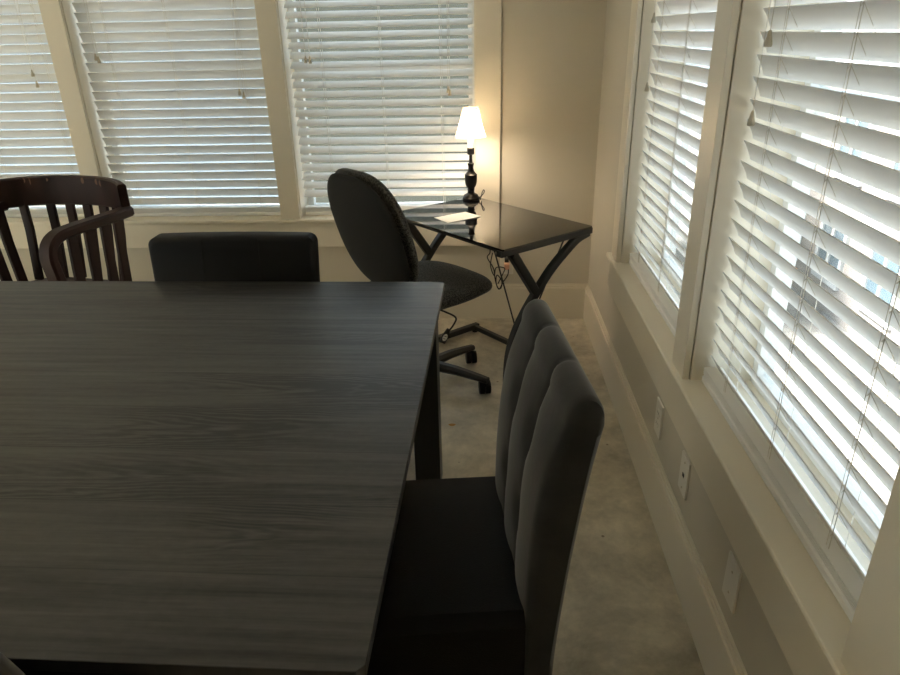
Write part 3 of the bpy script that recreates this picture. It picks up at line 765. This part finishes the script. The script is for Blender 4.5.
# ------------------------------------------------------------------ office chair (local: faces +x)
def superpad(bm, outline, depth_front, depth_back, place, n=16):
    """a soft pad: outline(a)->(u,v); front and back domes; place maps (u,v,d) to 3D"""
    K = 48
    rings = []
    for s in [1 - (1 - i / n) ** 1.8 for i in range(n + 1)]:           # back centre -> rim -> front centre
        rings.append((s, -depth_back * (1 - s ** 7) ** 0.5 if s < 1 else 0))
    full = rings + [(s, depth_front * (1 - s ** 7) ** 0.5) for s in [1 - (i / n) ** 1.8 for i in range(1, n + 1)]]
    R = []
    for s, d in full:
        s = max(s, 0.02)
        R.append([place(*[c * s for c in outline(2 * PI * k / K)], d) for k in range(K)])
    return loft(bm, R)
def office_chair():
    t = thing('office_chair', 'dark grey fabric swivel office chair facing the corner desk', 'chair', (-0.84, -0.79, 0), math.radians(42))
    def sgnp(v, p): return math.copysign(abs(v) ** p, v)
    def out_back(a):
        u = sgnp(math.cos(a), 0.62); v = sgnp(math.sin(a), 0.66)
        wv = 0.245 - 0.035 * max(0, v) ** 2 - 0.03 * max(0, -v) ** 2
        return (u * wv, v * 0.255)
    Mb = Matrix.Translation((-0.235, 0.01, 0.775)) @ Matrix.Rotation(math.radians(-16), 4, 'Y')
    def pl_back(off):
        def f(u, v, d):
            return Mb @ Vector((d + off + 0.22 * u * u + 0.10 * v * v - 0.02, u, v))
        return f
    obj('back_shell', superpad(bmesh.new(), out_back, 0.004, 0.020, pl_back(-0.026)), M_plainfab, t, smooth=True)
    obj('back_cushion', superpad(bmesh.new(), lambda a: tuple(1.02 * c for c in out_back(a)), 0.040, 0.018, pl_back(0.006)), M_fabric, t, smooth=True)
    def out_seat(a):
        u = sgnp(math.cos(a), 0.75); v = sgnp(math.sin(a), 0.75)
        return (u * 0.255, v * (0.245 - 0.02 * u))
    def pl_seat(u, v, d):
        z = 0.482 + d - 0.045 * max(0, (u - 0.08) / 0.17) ** 2 * 0.8 + 0.15 * v * v * 0.5
        return Vector((u + 0.045, v, z))
    obj('seat', superpad(bmesh.new(), out_seat, 0.042, 0.045, pl_seat), M_fabric, t, smooth=True)
    obj('back_bracket', bar(bmesh.new(), crom([(-0.05, 0, 0.395), (-0.19, 0, 0.40), (-0.205, 0, 0.43), (-0.225, 0, 0.49), (-0.228, 0, 0.54)], 5), 0.014, 0.07, (1, 0, 0.2), 0.2), M_blackpl, t)
    obj('mechanism', B(-0.12, 0.10, -0.075, 0.075, 0.375, 0.412), M_blackpl, t, bevel=0.008)
    bm = bmesh.new(); lathe(bm, [(0.07, 0.032), (0.20, 0.032), (0.205, 0.026), (0.30, 0.026), (0.305, 0.018), (0.385, 0.018)], 24); obj('gas_column', bm, M_blackpl, t, smooth='auto')
    rot0 = math.radians(6)
    bm = bmesh.new(); lathe(bm, [(0.062, 0.03), (0.066, 0.042), (0.118, 0.040), (0.124, 0.03)], 24); obj('hub', bm, M_blackpl, t, smooth='auto')
    for k in range(5):
        a = rot0 + OFF + k * 2 * PI / 5
        c, s = math.cos(a), math.sin(a)
        P_ = lambda r, z: (r * c, r * s, z)
        bm = bmesh.new(); bar(bm, [P_(0.03, 0.095), P_(0.15, 0.092), P_(0.26, 0.080), P_(0.305, 0.074)], [0.046, 0.038, 0.030, 0.026], [0.052, 0.046, 0.038, 0.034], (0, 0, 1), 0.3)
        lg = obj('base_leg', bm, M_blackpl, t)
        bm = bmesh.new()
        ca = a + 0.9 + k * 1.1; cc, cs = math.cos(ca), math.sin(ca)
        px, py = 0.292 * c, 0.292 * s
        for w_ in (-1, 1):
            R = []
            for q, r in ((-0.012, 0.022), (-0.011, 0.030), (0.010, 0.0315), (0.012, 0.026)):
                R.append([(px - 0.014 * cc + (w_ * 0.014 + q) * -cs + r * math.cos(2 * PI * j / 20) * cc, py - 0.014 * cs + (w_ * 0.014 + q) * cc + r * math.cos(2 * PI * j / 20) * cs, 0.0318 + r * math.sin(2 * PI * j / 20)) for j in range(20)])
            loft(bm, R)
        tube(bm, [(px, py, 0.045), (px, py, 0.08)], 0.008, 8)
        obj('caster', bm, M_rubber, lg, smooth='auto')
    # height lever with paddle (towards the camera side, local -y)
    W2L = lambda p: Matrix.Rotation(math.radians(-42), 3, 'Z') @ (Vector(p) - Vector((-0.84, -0.79, 0)))
    lv = obj('lever', tube(bmesh.new(), [W2L(p) for p in crom([(-0.80, -0.86, 0.405), (-0.745, -0.90, 0.400), (-0.700, -0.925, 0.385), (-0.708, -0.93, 0.355), (-0.738, -0.935, 0.315)], 4)], 0.0042, 8), M_blackmetal, t, smooth=True)
    a, b = W2L((-0.730, -0.934, 0.335)), W2L((-0.760, -0.938, 0.272))
    pd = obj('paddle', bar(bmesh.new(), [a, (a + b) / 2, b], [0.016, 0.03, 0.028], [0.009, 0.011, 0.010], W2L((-0.84 + 1, -0.79 + 0.15, 0)), 0.3), M_blackpl, lv)
    m_ = (a * 0.42 + b * 0.58); nrm = (Matrix.Rotation(math.radians(-42), 3, 'Z') @ Vector((0.1, -0.99, 0))).normalized(); ax = (b - a).normalized(); sd = ax.cross(nrm)
    bm = bmesh.new(); loft(bm, [[m_ + nrm * q + ax * 0.017 * math.sin(2 * PI * k / 16) + sd * 0.010 * math.cos(2 * PI * k / 16) for k in range(16)] for q in (0.004, 0.0072)])
    obj('symbol_sticker', bm, M_white, pd, label='white oval symbol plate on the paddle')
    bm = bmesh.new()
    for dz in (-0.006, 0.006):
        c0 = m_ + nrm * 0.0074 + ax * dz
        loft(bm, [[c0 + nrm * q + sd * u + ax * v for u, v in ((-0.005, -0.0012), (0.005, -0.0012), (0.005, 0.0012), (-0.005, 0.0012))] for q in (-0.0003, 0.0004)])
    obj('symbol', bm, M_dark, pd)
OFF = 0.0
office_chair()

# ------------------------------------------------------------------ bits on the floor
bm = bmesh.new(); loft(bm, [[(0.014 * math.cos(a) * (1 + 0.25 * math.sin(3 * a)), 0.009 * math.sin(a), z) for a in [2 * PI * k / 12 for k in range(12)]] for z in (0.0003, 0.002)])
o = obj('leaf_scrap', bm, M_leaf); o.location = (-0.712, -1.17, 0); tag(o, 'small yellow-brown scrap on the concrete floor between the table leg and the dining chair', 'scrap')
